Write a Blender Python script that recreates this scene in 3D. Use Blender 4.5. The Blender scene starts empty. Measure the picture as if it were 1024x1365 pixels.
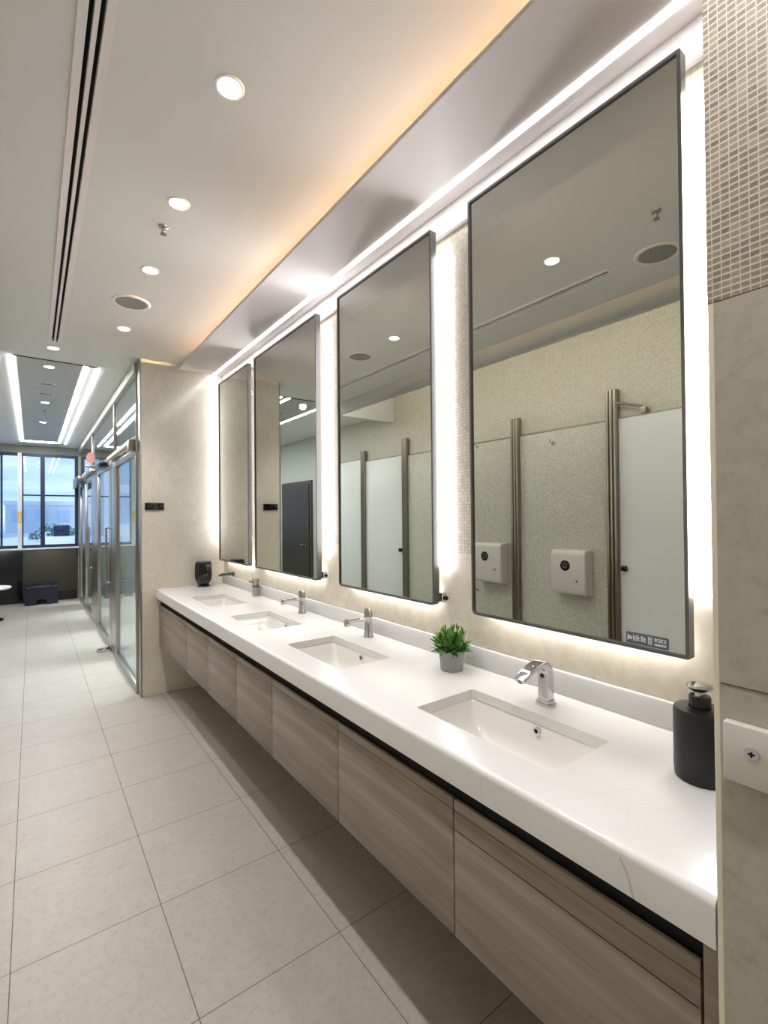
import bpy, bmesh, math, random
from mathutils import Vector, Matrix
random.seed(7)
C = bpy.context.scene.collection
PI = math.pi

# ------------------------------------------------------------------ materials
def mat(name):
    m = bpy.data.materials.new(name); m.use_nodes = True
    nt = m.node_tree
    return m, nt, nt.nodes['Principled BSDF']

def N(nt, t, **kw):
    n = nt.nodes.new(t)
    for k, v in kw.items():
        setattr(n, k, v)
    return n

def rgb(r, g, b):
    f = lambda c: ((c/255+0.055)/1.055)**2.4 if c > 10 else c/255/12.92
    return (f(r), f(g), f(b), 1)

def plain(name, col, rough=.5, metal=0, spec=.5, noise=0, scale=40, bump=0):
    m, nt, p = mat(name)
    p.inputs['Base Color'].default_value = col
    p.inputs['Roughness'].default_value = rough
    p.inputs['Metallic'].default_value = metal
    p.inputs['Specular IOR Level'].default_value = spec
    tc = N(nt, 'ShaderNodeTexCoord'); nz = N(nt, 'ShaderNodeTexNoise')
    nz.inputs['Scale'].default_value = scale; nz.inputs['Detail'].default_value = 4
    nt.links.new(tc.outputs['Object'], nz.inputs['Vector'])
    mr = N(nt, 'ShaderNodeMapRange')
    mr.inputs['To Min'].default_value = 1-noise; mr.inputs['To Max'].default_value = 1+noise
    nt.links.new(nz.outputs['Fac'], mr.inputs['Value'])
    mx = N(nt, 'ShaderNodeMix', data_type='RGBA', blend_type='MULTIPLY')
    mx.inputs[0].default_value = 1; mx.inputs[6].default_value = col
    nt.links.new(mr.outputs[0], mx.inputs[7]); nt.links.new(mx.outputs[2], p.inputs['Base Color'])
    if bump:
        b = N(nt, 'ShaderNodeBump'); b.inputs['Strength'].default_value = bump; b.inputs['Distance'].default_value = .002
        nt.links.new(nz.outputs['Fac'], b.inputs['Height']); nt.links.new(b.outputs[0], p.inputs['Normal'])
    return m

def emit(name, col, s):
    m = bpy.data.materials.new(name); m.use_nodes = True; nt = m.node_tree; nt.nodes.clear()
    e = N(nt, 'ShaderNodeEmission'); o = N(nt, 'ShaderNodeOutputMaterial')
    e.inputs['Color'].default_value = col; e.inputs['Strength'].default_value = s
    nt.links.new(e.outputs[0], o.inputs[0]); return m

def stone(name, c1, c2, c3, rough=.3, scale=9, spec=.5, island=0.0):
    """mottled limestone-look porcelain"""
    m, nt, p = mat(name)
    tc = N(nt, 'ShaderNodeTexCoord')
    n1 = N(nt, 'ShaderNodeTexNoise'); n1.inputs['Scale'].default_value = scale; n1.inputs['Detail'].default_value = 8; n1.inputs['Roughness'].default_value = .7; n1.inputs['Distortion'].default_value = .6
    n2 = N(nt, 'ShaderNodeTexNoise'); n2.inputs['Scale'].default_value = scale*7; n2.inputs['Detail'].default_value = 6; n2.inputs['Roughness'].default_value = .75
    for n in (n1, n2): nt.links.new(tc.outputs['Object'], n.inputs['Vector'])
    r1 = N(nt, 'ShaderNodeValToRGB'); r1.color_ramp.elements[0].position = .35; r1.color_ramp.elements[1].position = .65
    r1.color_ramp.elements[0].color = c1; r1.color_ramp.elements[1].color = c2
    nt.links.new(n1.outputs['Fac'], r1.inputs[0])
    r2 = N(nt, 'ShaderNodeValToRGB'); r2.color_ramp.elements[0].position = .50; r2.color_ramp.elements[1].position = .68
    r2.color_ramp.elements[0].color = (0, 0, 0, 1); r2.color_ramp.elements[1].color = (.62, .62, .62, 1)
    nt.links.new(n2.outputs['Fac'], r2.inputs[0])
    mx = N(nt, 'ShaderNodeMix', data_type='RGBA')
    nt.links.new(r2.outputs[0], mx.inputs[0]); nt.links.new(r1.outputs[0], mx.inputs[6]); mx.inputs[7].default_value = c3
    out = mx.outputs[2]
    if island:
        g = N(nt, 'ShaderNodeNewGeometry'); mr = N(nt, 'ShaderNodeMapRange')
        mr.inputs['To Min'].default_value = 1-island; mr.inputs['To Max'].default_value = 1+island
        nt.links.new(g.outputs['Random Per Island'], mr.inputs['Value'])
        m2 = N(nt, 'ShaderNodeMix', data_type='RGBA', blend_type='MULTIPLY'); m2.inputs[0].default_value = 1
        nt.links.new(out, m2.inputs[6]); nt.links.new(mr.outputs[0], m2.inputs[7]); out = m2.outputs[2]
    nt.links.new(out, p.inputs['Base Color'])
    p.inputs['Roughness'].default_value = rough; p.inputs['Specular IOR Level'].default_value = spec
    return m

def mosaic(name, cell, strand, pu=.0232, pv=.0098, zmin=None, lower=None, gu=.09, gv=.3, contrast=.3, rough=.45):
    """woven mosaic: cells on a (y, z) grid, pale strands between; stone below zmin"""
    m, nt, p = mat(name)
    tc = N(nt, 'ShaderNodeTexCoord'); sx = N(nt, 'ShaderNodeSeparateXYZ'); nt.links.new(tc.outputs['Object'], sx.inputs[0])
    def M(op, a, b=None):
        n = N(nt, 'ShaderNodeMath', operation=op)
        for i, v in enumerate((a, b)):
            if v is None: continue
            if isinstance(v, (int, float)): n.inputs[i].default_value = v
            else: nt.links.new(v, n.inputs[i])
        return n.outputs[0]
    u = M('DIVIDE', sx.outputs['Y'], pu); v = M('DIVIDE', sx.outputs['Z'], pv)
    fu = M('FRACT', u); fv = M('FRACT', v)
    mask = M('MULTIPLY', M('GREATER_THAN', fu, gu), M('GREATER_THAN', fv, gv))
    cb = N(nt, 'ShaderNodeCombineXYZ'); nt.links.new(M('FLOOR', u), cb.inputs[0]); nt.links.new(M('FLOOR', v), cb.inputs[1])
    wn = N(nt, 'ShaderNodeTexWhiteNoise', noise_dimensions='2D'); nt.links.new(cb.outputs[0], wn.inputs['Vector'])
    nz = N(nt, 'ShaderNodeTexNoise'); nz.inputs['Scale'].default_value = 160; nz.inputs['Detail'].default_value = 3
    nt.links.new(tc.outputs['Object'], nz.inputs['Vector'])
    var = M('ADD', M('ADD', M('MULTIPLY', M('SUBTRACT', wn.outputs['Value'], .5), contrast), M('MULTIPLY', M('SUBTRACT', nz.outputs['Fac'], .5), contrast*1.6)), 1)
    cm = N(nt, 'ShaderNodeMix', data_type='RGBA', blend_type='MULTIPLY'); cm.inputs[0].default_value = 1; cm.inputs[6].default_value = cell
    nt.links.new(var, cm.inputs[7])
    mx = N(nt, 'ShaderNodeMix', data_type='RGBA'); nt.links.new(mask, mx.inputs[0]); mx.inputs[6].default_value = strand
    nt.links.new(cm.outputs[2], mx.inputs[7])
    out = mx.outputs[2]; h = M('SUBTRACT', 1, mask)
    if zmin is not None:
        n1 = N(nt, 'ShaderNodeTexNoise'); n1.inputs['Scale'].default_value = 14; n1.inputs['Detail'].default_value = 8; n1.inputs['Roughness'].default_value = .7
        nt.links.new(tc.outputs['Object'], n1.inputs['Vector'])
        r1 = N(nt, 'ShaderNodeValToRGB'); r1.color_ramp.elements[0].position = .38; r1.color_ramp.elements[1].position = .62
        r1.color_ramp.elements[0].color = lower[0]; r1.color_ramp.elements[1].color = lower[1]
        nt.links.new(n1.outputs['Fac'], r1.inputs[0])
        up = M('GREATER_THAN', sx.outputs['Z'], zmin)
        m2 = N(nt, 'ShaderNodeMix', data_type='RGBA'); nt.links.new(up, m2.inputs[0]); nt.links.new(r1.outputs[0], m2.inputs[6]); nt.links.new(out, m2.inputs[7])
        out = m2.outputs[2]; h = M('MULTIPLY', h, up)
    nt.links.new(out, p.inputs['Base Color'])
    b = N(nt, 'ShaderNodeBump'); b.inputs['Strength'].default_value = .35; b.inputs['Distance'].default_value = .001
    nt.links.new(h, b.inputs['Height']); nt.links.new(b.outputs[0], p.inputs['Normal'])
    p.inputs['Roughness'].default_value = rough
    return m

def wood(name):
    m, nt, p = mat(name)
    tc = N(nt, 'ShaderNodeTexCoord'); mp = N(nt, 'ShaderNodeMapping'); mp.inputs['Scale'].default_value = (6, 1.3, 26)
    nt.links.new(tc.outputs['Object'], mp.inputs[0])
    n1 = N(nt, 'ShaderNodeTexNoise'); n1.inputs['Scale'].default_value = 1.0; n1.inputs['Detail'].default_value = 6; n1.inputs['Roughness'].default_value = .6; n1.inputs['Distortion'].default_value = .5
    nt.links.new(mp.outputs[0], n1.inputs['Vector'])
    mp2 = N(nt, 'ShaderNodeMapping'); mp2.inputs['Scale'].default_value = (40, 5, 330); nt.links.new(tc.outputs['Object'], mp2.inputs[0])
    n2 = N(nt, 'ShaderNodeTexNoise'); n2.inputs['Scale'].default_value = 1; n2.inputs['Detail'].default_value = 3
    nt.links.new(mp2.outputs[0], n2.inputs['Vector'])
    r1 = N(nt, 'ShaderNodeValToRGB'); cr = r1.color_ramp
    cr.elements[0].position = .3; cr.elements[0].color = rgb(120, 108, 96); cr.elements[1].position = .7; cr.elements[1].color = rgb(160, 147, 133)
    e = cr.elements.new(.5); e.color = rgb(142, 129, 116)
    nt.links.new(n1.outputs['Fac'], r1.inputs[0])
    mr = N(nt, 'ShaderNodeMapRange'); mr.inputs['To Min'].default_value = .84; mr.inputs['To Max'].default_value = 1.16
    nt.links.new(n2.outputs['Fac'], mr.inputs['Value'])
    mx = N(nt, 'ShaderNodeMix', data_type='RGBA', blend_type='MULTIPLY'); mx.inputs[0].default_value = 1
    nt.links.new(r1.outputs[0], mx.inputs[6]); nt.links.new(mr.outputs[0], mx.inputs[7])
    nt.links.new(mx.outputs[2], p.inputs['Base Color'])
    p.inputs['Roughness'].default_value = .45
    return m

def glass(name, tint=(1, 1, 1, 1), ior=1.5, boost=0.0):
    """thin architectural pane: clear transmission plus a true fresnel mirror coat"""
    m = bpy.data.materials.new(name); m.use_nodes = True; nt = m.node_tree; nt.nodes.clear()
    t = N(nt, 'ShaderNodeBsdfTransparent'); t.inputs['Color'].default_value = tint
    g = N(nt, 'ShaderNodeBsdfGlossy'); g.inputs['Roughness'].default_value = 0.0
    ge = N(nt, 'ShaderNodeNewGeometry'); dp = N(nt, 'ShaderNodeVectorMath', operation='DOT_PRODUCT')
    nt.links.new(ge.outputs['Incoming'], dp.inputs[0]); nt.links.new(ge.outputs['Normal'], dp.inputs[1])
    def M_(op, a, b):
        n = N(nt, 'ShaderNodeMath', operation=op)
        for k, v in enumerate((a, b)):
            if isinstance(v, (int, float)): n.inputs[k].default_value = v
            elif v is not None: nt.links.new(v, n.inputs[k])
        return n.outputs[0]
    f0 = ((ior-1)/(ior+1))**2      # schlick, the same from either side of the pane
    fr = M_('POWER', M_('SUBTRACT', 1.0, M_('ABSOLUTE', dp.outputs['Value'], None)), 5.0)
    ad = N(nt, 'ShaderNodeMath', operation='ADD', use_clamp=True); ad.inputs[1].default_value = f0
    nt.links.new(M_('MULTIPLY', fr, 1-f0), ad.inputs[0])
    mx = N(nt, 'ShaderNodeMixShader'); o = N(nt, 'ShaderNodeOutputMaterial')
    nt.links.new(ad.outputs[0], mx.inputs[0]); nt.links.new(t.outputs[0], mx.inputs[1]); nt.links.new(g.outputs[0], mx.inputs[2])
    nt.links.new(mx.outputs[0], o.inputs[0]); return m

def marble(name, base, vein, rough):
    m, nt, p = mat(name)
    tc = N(nt, 'ShaderNodeTexCoord')
    nz = N(nt, 'ShaderNodeTexNoise'); nz.inputs['Scale'].default_value = 1.6; nz.inputs['Detail'].default_value = 5; nz.inputs['Distortion'].default_value = 1.2
    nt.links.new(tc.outputs['Object'], nz.inputs['Vector'])
    r = N(nt, 'ShaderNodeValToRGB'); cr = r.color_ramp
    cr.elements[0].position = .0; cr.elements[0].color = (0, 0, 0, 1); cr.elements[1].position = 1; cr.elements[1].color = (0, 0, 0, 1)
    for pos, v in ((.494, 0), (.5, .10), (.506, 0)):
        e = cr.elements.new(pos); e.color = (v, v, v, 1)
    nt.links.new(nz.outputs['Fac'], r.inputs[0])
    mx = N(nt, 'ShaderNodeMix', data_type='RGBA'); nt.links.new(r.outputs[0], mx.inputs[0]); mx.inputs[6].default_value = base; mx.inputs[7].default_value = vein
    nt.links.new(mx.outputs[2], p.inputs['Base Color']); p.inputs['Roughness'].default_value = rough
    return m

def leafmat():
    m, nt, p = mat('leaf_green')
    g = N(nt, 'ShaderNodeNewGeometry'); r = N(nt, 'ShaderNodeValToRGB'); cr = r.color_ramp
    cr.elements[0].color = rgb(28, 74, 28); cr.elements[1].color = rgb(128, 178, 62)
    e = cr.elements.new(.55); e.color = rgb(62, 128, 44)
    nt.links.new(g.outputs['Random Per Island'], r.inputs[0]); nt.links.new(r.outputs[0], p.inputs['Base Color'])
    p.inputs['Roughness'].default_value = .45
    return m

M = {}
M['ceiling'] = plain('ceiling_paint', rgb(222, 221, 217), .55, noise=.015, scale=3)
M['soffit'] = plain('soffit_paint', rgb(236, 229, 228), .5, noise=.01, scale=3)
M['tray'] = plain('tray_paint', rgb(176, 176, 170), .5, noise=.02, scale=3)
M['floor'] = stone('floor_tile', rgb(163, 157, 147), rgb(170, 164, 154), rgb(148, 141, 131), .42, 6, .4, .02)
M['grout'] = plain('grout', rgb(92, 84, 74), .9, noise=.05)
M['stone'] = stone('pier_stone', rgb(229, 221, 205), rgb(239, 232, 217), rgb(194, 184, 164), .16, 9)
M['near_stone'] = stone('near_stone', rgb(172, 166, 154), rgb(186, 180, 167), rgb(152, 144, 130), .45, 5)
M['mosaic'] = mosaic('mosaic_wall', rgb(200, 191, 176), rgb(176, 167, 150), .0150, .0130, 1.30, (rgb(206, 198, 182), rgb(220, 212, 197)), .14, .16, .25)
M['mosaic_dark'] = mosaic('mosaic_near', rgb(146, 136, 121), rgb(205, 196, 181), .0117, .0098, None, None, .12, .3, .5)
M['mosaic_left'] = mosaic('mosaic_opposite', rgb(182, 174, 158), rgb(206, 199, 185), .018, .0145, None, None, .12, .18, .22)
M['wood'] = wood('grey_oak')
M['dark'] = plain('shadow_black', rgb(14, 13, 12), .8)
M['counter'] = marble('solid_surface', rgb(228, 227, 226), rgb(196, 188, 174), .22)
M['splash'] = plain('splash_grey', rgb(214, 214, 214), .25, noise=.03, scale=6)
M['ceramic'] = plain('basin_ceramic', rgb(238, 236, 231), .1)
M['chrome'] = plain('chrome', (.66, .66, .69, 1), .08, 1)
M['steel'] = plain('brushed_steel', rgb(170, 168, 162), .28, 1, noise=.05, scale=60)
M['steel_dark'] = plain('bronze_steel', rgb(148, 140, 126), .3, 1, noise=.05, scale=60)
M['frame'] = plain('gunmetal', rgb(104, 102, 102), .35, .7)
M['mirror'] = plain('mirror_glass', (.67, .70, .655, 1), 0.0, 1)
M['matte_black'] = plain('matte_black', rgb(17, 17, 19), .42, noise=.05)
M['gloss_black'] = plain('gloss_black', rgb(12, 13, 16), .2)
M['navy'] = plain('navy_gloss', rgb(22, 24, 48), .22)
M['white_plastic'] = plain('white_plastic', rgb(214, 208, 202), .35)
M['white_panel'] = plain('white_laminate', rgb(232, 233, 232), .32)
M['texture_panel'] = plain('textured_panel', rgb(190, 188, 174), .42, noise=.5, scale=85, bump=.6)
M['pot'] = plain('pot_grey', rgb(142, 142, 143), .6, noise=.04)
M['soil'] = plain('soil', rgb(30, 26, 20), .9, noise=.3, scale=200)
M['leaf'] = leafmat()
M['pane'] = glass('partition_glass', (.86, .92, .92, 1), 1.6)
M['window_pane'] = glass('window_glass', (.92, .96, 1, 1), 1.45)
M['window_frame'] = plain('window_frame_dark', rgb(44, 52, 72), .4, .3)
M['dark_panel'] = plain('dark_dado', rgb(64, 62, 54), .4, noise=.05, scale=3)
M['far_wall'] = plain('far_wall_paint', rgb(172, 174, 168), .55, noise=.02, scale=3)
M['glass_room'] = plain('glazed_room_paint', rgb(196, 202, 204), .6, noise=.02, scale=3)
M['white'] = plain('white_paint', rgb(235, 235, 235), .4)
M['yellow'] = plain('yellow_sign', rgb(226, 190, 60), .5)
M['rust'] = plain('rust_sign', rgb(160, 112, 100), .5)
M['cream'] = plain('cream_metal', rgb(232, 226, 205), .35)
M['sticker'] = plain('sticker_slate', rgb(84, 92, 102), .5)
M['sticker_white'] = plain('sticker_white', rgb(232, 235, 238), .5)
M['strip'] = emit('led_cool', (1, .99, 1, 1), 24)
M['bar'] = emit('led_bar', (.98, .975, 1, 1), 26)
M['bar_low'] = emit('led_bar_low', (1, .96, .9, 1), 22)
M['cove'] = emit('led_warm', (1, .60, .34, 1), 400)
M['cove_left'] = emit('led_warm_white', (1, .93, .84, 1), 30)
M['tray_led'] = emit('led_tray', (.96, .98, 1, 1), 36)
M['bar_soft'] = emit('led_bar_soft', (.98, .975, 1, 1), 12)
M['lens'] = emit('downlight_lens', (1, .97, .9, 1), 20)
M['grass_green'] = plain('shrub_green', rgb(84, 122, 110), .8, noise=.3, scale=8)
M['ext_pale'] = plain('ext_concrete', rgb(236, 238, 236), .8, noise=.05, scale=1)
M['ext_blue'] = plain('ext_blue_wall', rgb(196, 212, 222), .5, noise=.05, scale=1)
M['ext_far'] = plain('ext_far_building', rgb(222, 226, 220), .8, noise=.1, scale=.6)
M['screen'] = plain('screen_dark', rgb(28, 34, 56), .2)
M['speaker'] = plain('speaker_grey', rgb(168, 166, 158), .5)
M['hole'] = plain('grille_hole', rgb(70, 68, 64), .8)

# ------------------------------------------------------------------ mesh helpers
def nb(): return bmesh.new()

def box(bm, x0, x1, y0, y1, z0, z1, bev=0, seg=2):
    vs = [bm.verts.new((x, y, z)) for x in (x0, x1) for y in (y0, y1) for z in (z0, z1)]
    f = [(0, 1, 3, 2), (4, 6, 7, 5), (0, 4, 5, 1), (2, 3, 7, 6), (0, 2, 6, 4), (1, 5, 7, 3)]
    fs = [bm.faces.new([vs[i] for i in q]) for q in f]
    if bev:
        es = list({e for q in fs for e in q.edges})
        bmesh.ops.bevel(bm, geom=es, offset=bev, segments=seg, profile=.5, affect='EDGES')
    return bm

def prism(bm, pts, axis, a, b):
    """polygon pts extruded along axis between a and b; pts are the two other coordinates in xyz order"""
    def P(p, t):
        return {'x': (t, p[0], p[1]), 'y': (p[0], t, p[1]), 'z': (p[0], p[1], t)}[axis]
    v0 = [bm.verts.new(P(p, a)) for p in pts]; v1 = [bm.verts.new(P(p, b)) for p in pts]
    n = len(pts)
    bm.faces.new(v0); bm.faces.new(v1[::-1])
    for i in range(n):
        bm.faces.new((v0[i], v1[i], v1[(i+1) % n], v0[(i+1) % n]))
    return bm

def lathe(bm, prof, loc=(0, 0, 0), axis='z', n=32, sx=1, sy=1):
    """prof: (radius, height) pairs, capped where the radius is not 0"""
    L = Vector(loc); rings = []
    def P(r, h, t):
        c, s = r*math.cos(t)*sx, r*math.sin(t)*sy
        return L + Vector({'z': (c, s, h), 'x': (h, c, s), 'y': (s, h, c)}[axis])
    for r, h in prof:
        if r < 1e-6: rings.append([bm.verts.new(P(0, h, 0))])
        else: rings.append([bm.verts.new(P(r, h, 2*PI*i/n)) for i in range(n)])
    for a, b in zip(rings, rings[1:]):
        for i in range(n):
            j = (i+1) % n
            if len(a) == 1 and len(b) == 1: continue
            if len(a) == 1: bm.faces.new((a[0], b[j], b[i]))
            elif len(b) == 1: bm.faces.new((a[i], a[j], b[0]))
            else: bm.faces.new((a[i], a[j], b[j], b[i]))
    if len(rings[0]) > 1: bm.faces.new(rings[0][::-1])
    if len(rings[-1]) > 1: bm.faces.new(rings[-1])
    return bm

def tube(bm, pts, r, n=14):
    pts = [Vector(p) for p in pts]; rad = r if isinstance(r, (list, tuple)) else [r]*len(pts); rings = []
    up = None
    for i, p in enumerate(pts):
        t = (pts[min(i+1, len(pts)-1)]-pts[max(i-1, 0)]).normalized()
        if up is None:
            up = Vector((0, 0, 1)) if abs(t.z) < .9 else Vector((0, 1, 0))
        a = t.cross(up).normalized(); b = a.cross(t).normalized(); up = b
        rings.append([bm.verts.new(p+(a*math.cos(2*PI*k/n)+b*math.sin(2*PI*k/n))*rad[i]) for k in range(n)])
    for a, b in zip(rings, rings[1:]):
        for i in range(n):
            bm.faces.new((a[i], a[(i+1) % n], b[(i+1) % n], b[i]))
    bm.faces.new(rings[0][::-1]); bm.faces.new(rings[-1])
    return bm

def rrect(x0, x1, y0, y1, r, n=5):
    pts = []
    for cx, cy, a in ((x1-r, y1-r, 0), (x0+r, y1-r, 90), (x0+r, y0+r, 180), (x1-r, y0+r, 270)):
        for k in range(n+1):
            t = math.radians(a+90*k/n); pts.append((cx+r*math.cos(t), cy+r*math.sin(t)))
    return pts

def world_root(p):
    while p.parent is not None: p = p.parent
    return p

def obj(name, bm, m, parent=None, smooth=True, ang=35, loc=None):
    bmesh.ops.recalc_face_normals(bm, faces=bm.faces)
    base = Vector((0, 0, 0))
    if parent is not None: base = Vector(world_root(parent).location)
    elif loc is not None: base = Vector(loc)
    if base.length: bmesh.ops.translate(bm, verts=bm.verts, vec=-base)
    if smooth:
        for f in bm.faces: f.smooth = True
        for e in bm.edges:
            e.smooth = len(e.link_faces) == 2 and e.calc_face_angle(0) < math.radians(ang)
    me = bpy.data.meshes.new(name); bm.to_mesh(me); bm.free()
    me.materials.append(m)
    o = bpy.data.objects.new(name, me); C.objects.link(o)
    if parent is not None: o.parent = parent
    elif loc is not None: o.location = base
    return o

def tag(o, label, cat, group=None, kind=None):
    o['label'] = label; o['category'] = cat
    if group: o['group'] = group
    if kind: o['kind'] = kind
    return o

def thing(name, label, cat, loc, group=None):
    o = bpy.data.objects.new(name, None); C.objects.link(o); o.location = loc; o.empty_display_size = .05
    return tag(o, label, cat, group)

def struct(name, bm, m, parent=None, smooth=False):
    o = obj(name, bm, m, parent, smooth)
    if parent is None: o['kind'] = 'structure'
    return o

def dup(root, loc, label, group=None):
    r = root.copy(); C.objects.link(r); r.location = loc; r['label'] = label
    if group: r['group'] = group
    for ch in list(root.children):
        c = ch.copy(); C.objects.link(c); c.parent = r
        for g in ch.children:
            d = g.copy(); C.objects.link(d); d.parent = c
    return r

def B(*a, **k): return box(nb(), *a, **k)

# ------------------------------------------------------------------ constants (metres)
XW = 1.385      # mirror wall
XL = -1.03      # opposite wall
YP = 4.27       # face of the end pier
YB = 10.40      # window wall
XG = .705       # glazed partition / pier edge
YJ = .277       # end of the near projecting wall
XC = .822       # counter front
ZC = .87        # counter top
ZCEIL = 2.765
ZS = 2.728      # soffit underside
YR = -1.7       # wall behind the camera

# ------------------------------------------------------------------ room shell
gx = [-.058, .387, .860]
while gx[0] > -1.6: gx.insert(0, gx[0]-.46)
while gx[-1] < 2.9: gx.append(gx[-1]+.46)
gy = [1.436, 1.946, 2.4265, 2.901, 3.359, 3.796, 4.248, 4.703]
while gy[0] > -2: gy.insert(0, gy[0]-.5)
while gy[-1] < 10.6: gy.append(gy[-1]+.455)
g = .0013
bm = nb()
for a, b in zip(gx, gx[1:]):
    for c, d in zip(gy, gy[1:]):
        x0, x1, y0, y1 = max(a+g, -1.13), min(b-g, 2.6), max(c+g, -1.8), min(d-g, 10.5)
        if x1 > x0 and y1 > y0:
            bm.faces.new([bm.verts.new(p) for p in ((x0, y0, 0), (x1, y0, 0), (x1, y1, 0), (x0, y1, 0))])
fl = struct('floor', bm, M['floor'])
ft = obj('grout', B(-1.13, 2.6, -1.8, 10.5, -.08, -.0012), M['grout'], fl)

SX, SY0, SY1 = .136, 1.30, 4.21      # the slot diffuser sits in an opening
bm = nb()
box(bm, -.205, SX-.020, YR, 4.70, ZCEIL, ZCEIL+.1); box(bm, SX+.020, 1.06, YR, 4.70, ZCEIL, ZCEIL+.1)
box(bm, SX-.020, SX+.020, YR, SY0, ZCEIL, ZCEIL+.1); box(bm, SX-.020, SX+.020, SY1, 4.70, ZCEIL, ZCEIL+.1)
struct('ceiling', bm, M['ceiling'])
struct('ceiling_cove_absorber', B(1.06, XW+.1, YR, 4.70, ZCEIL, ZCEIL+.1), M['dark'])  # unseen ceiling piece, made black to swallow bounced cove light
struct('ceiling_far', B(XL-.1, 2.6, 4.703, YB+.1, ZCEIL, ZCEIL+.1), M['ceiling'])
struct('ceiling_recess', B(XL-.1, -.2, YR, 4.70, 2.98, 3.05), M['ceiling'])
struct('trim_1', B(-.245, -.205, YR, 4.70, 2.635, 3.0), M['tray'])
struct('trim_2', B(XL, -.2, 4.70, 4.76, 2.64, 3.05), M['ceiling'])
# soffit: a thin-lipped shelf with a cove behind its lip
bm = nb()
box(bm, 1.005, XW, YJ, YP, ZS, ZS+.016)
box(bm, 1.006, 1.018, YP-.16, YP-.0005, ZS+.0161, ZCEIL-.0005)  # end cap added to keep amber cove light off the pier top
sf = struct('soffit', bm, M['soffit'])
obj('light_absorber', B(1.02, XW-.001, YJ, YP-.001, ZS+.0161, ZS+.0164), M['dark'], sf)  # unseen black sheet added to stop LED light bouncing inside the cove
# mirror wall
struct('wall_right', B(XW, XW+.1, YJ-.2, YP+.12, 0, ZCEIL), M['mosaic'])
struct('trim_8', B(XW-.012, XW, YJ, YP, 2.62, ZS), plain('upper_wall_paint', rgb(192, 186, 184), .5))
# end pier with pale corner trim
struct('wall_end', B(XG+.012, XW, YP, YP+.12, 0, ZCEIL), M['stone'])
struct('trim_3', B(XG, XG+.012, YP-.002, YP+.122, 0, ZCEIL, bev=.002), M['steel'])
# near projecting wall: mosaic over stone
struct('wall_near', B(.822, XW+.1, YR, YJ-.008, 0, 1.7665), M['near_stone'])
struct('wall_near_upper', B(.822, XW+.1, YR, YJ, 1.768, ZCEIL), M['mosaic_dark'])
struct('trim_4', B(.8225, .90, YJ-.009, YJ, 0, 1.768, bev=.0015), M['cream'])
struct('trim_5', B(.8212, .83, YR, YJ-.010, 1.1975, 1.1995), M['grout'])
# opposite wall, rear wall, window wall, far right wall
struct('wall_left', B(XL-.1, XL, YR, 6.75, 0, 3.05), M['mosaic_left'])
struct('wall_left_far', B(XL-.1, XL, 6.75, YB, 0, ZCEIL), M['far_wall'])
struct('wall_rear', B(XL, .822, YR-.1, YR, 0, 3.0), M['far_wall'])
struct('wall_glazed_room', B(2.5, 2.6, YP+.12, YB, 0, ZCEIL), M['glass_room'])
struct('wall_glazed_room_side', B(XW, 2.5, YP+.04, YP+.12, 0, ZCEIL), M['glass_room'])
WZ0, WZ1, WX1 = .955, 2.625, .69
struct('wall_back', B(XL, 2.6, YB, YB+.1, WZ1, ZCEIL), plain('lintel_paint', rgb(132, 132, 127), .6))
struct('wall_back_side', B(WX1, 2.6, YB, YB+.1, 0, WZ1), M['far_wall'])
struct('wall_back_dado', B(XL, WX1, YB, YB+.1, 0, WZ0-.03), M['dark_panel'])

# window: frame, mullions, panes, sill
w = B(XL, WX1, YB+.01, YB+.07, WZ1-.05, WZ1); win = struct('window_1', w, M['window_frame'])
obj('sill', B(XL, WX1, YB-.05, YB+.1, WZ0-.03, WZ0, bev=.004), M['ext_pale'], win)
obj('bottom_rail', B(XL, WX1, YB+.01, YB+.07, WZ0, WZ0+.05), M['window_frame'], win)
for x, wd in ((-.13, .02), (.153, .065), (WX1-.03, .05), (-.42, .03), (-.75, .05)):
    obj('mullion', B(x-wd/2, x+wd/2, YB+.0, YB+.08, WZ0+.05, WZ1-.05), M['window_frame'], win)
for x0, x1 in ((-.12, .12), (.186, WX1-.055)):
    obj('transom', B(x0, x1, YB+.02, YB+.06, 1.875, 1.9), M['window_frame'], win)
for x0, x1 in ((XL, -.775), (-.725, -.435), (-.405, -.14), (-.12, .12), (.186, WX1-.055)):
    obj('pane', B(x0, x1, YB+.036, YB+.042, WZ0+.05, WZ1-.05), M['window_pane'], win)
obj('pilaster', B(-.20, -.145, YB-.03, YB+.0, WZ0, WZ1), M['ext_pale'], win)

# dado cladding: dark upright panels under the window
dd = thing('dado_cladding', 'dark olive panels cladding the wall under the window', 'wall panel', (0, YB-.02, 0))
for x0, x1, mm in ((XL, -.135, 'gloss_black'), (-.13, .655, 'dark_panel')):
    obj('panel', B(x0, x1, YB-.03, YB-.001, .16 if mm == 'dark_panel' else 0, .925, bev=.003), M[mm], dd)
obj('plinth', B(-.13, .655, YB-.022, YB-.001, 0, .158), M['gloss_black'], dd)

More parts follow.
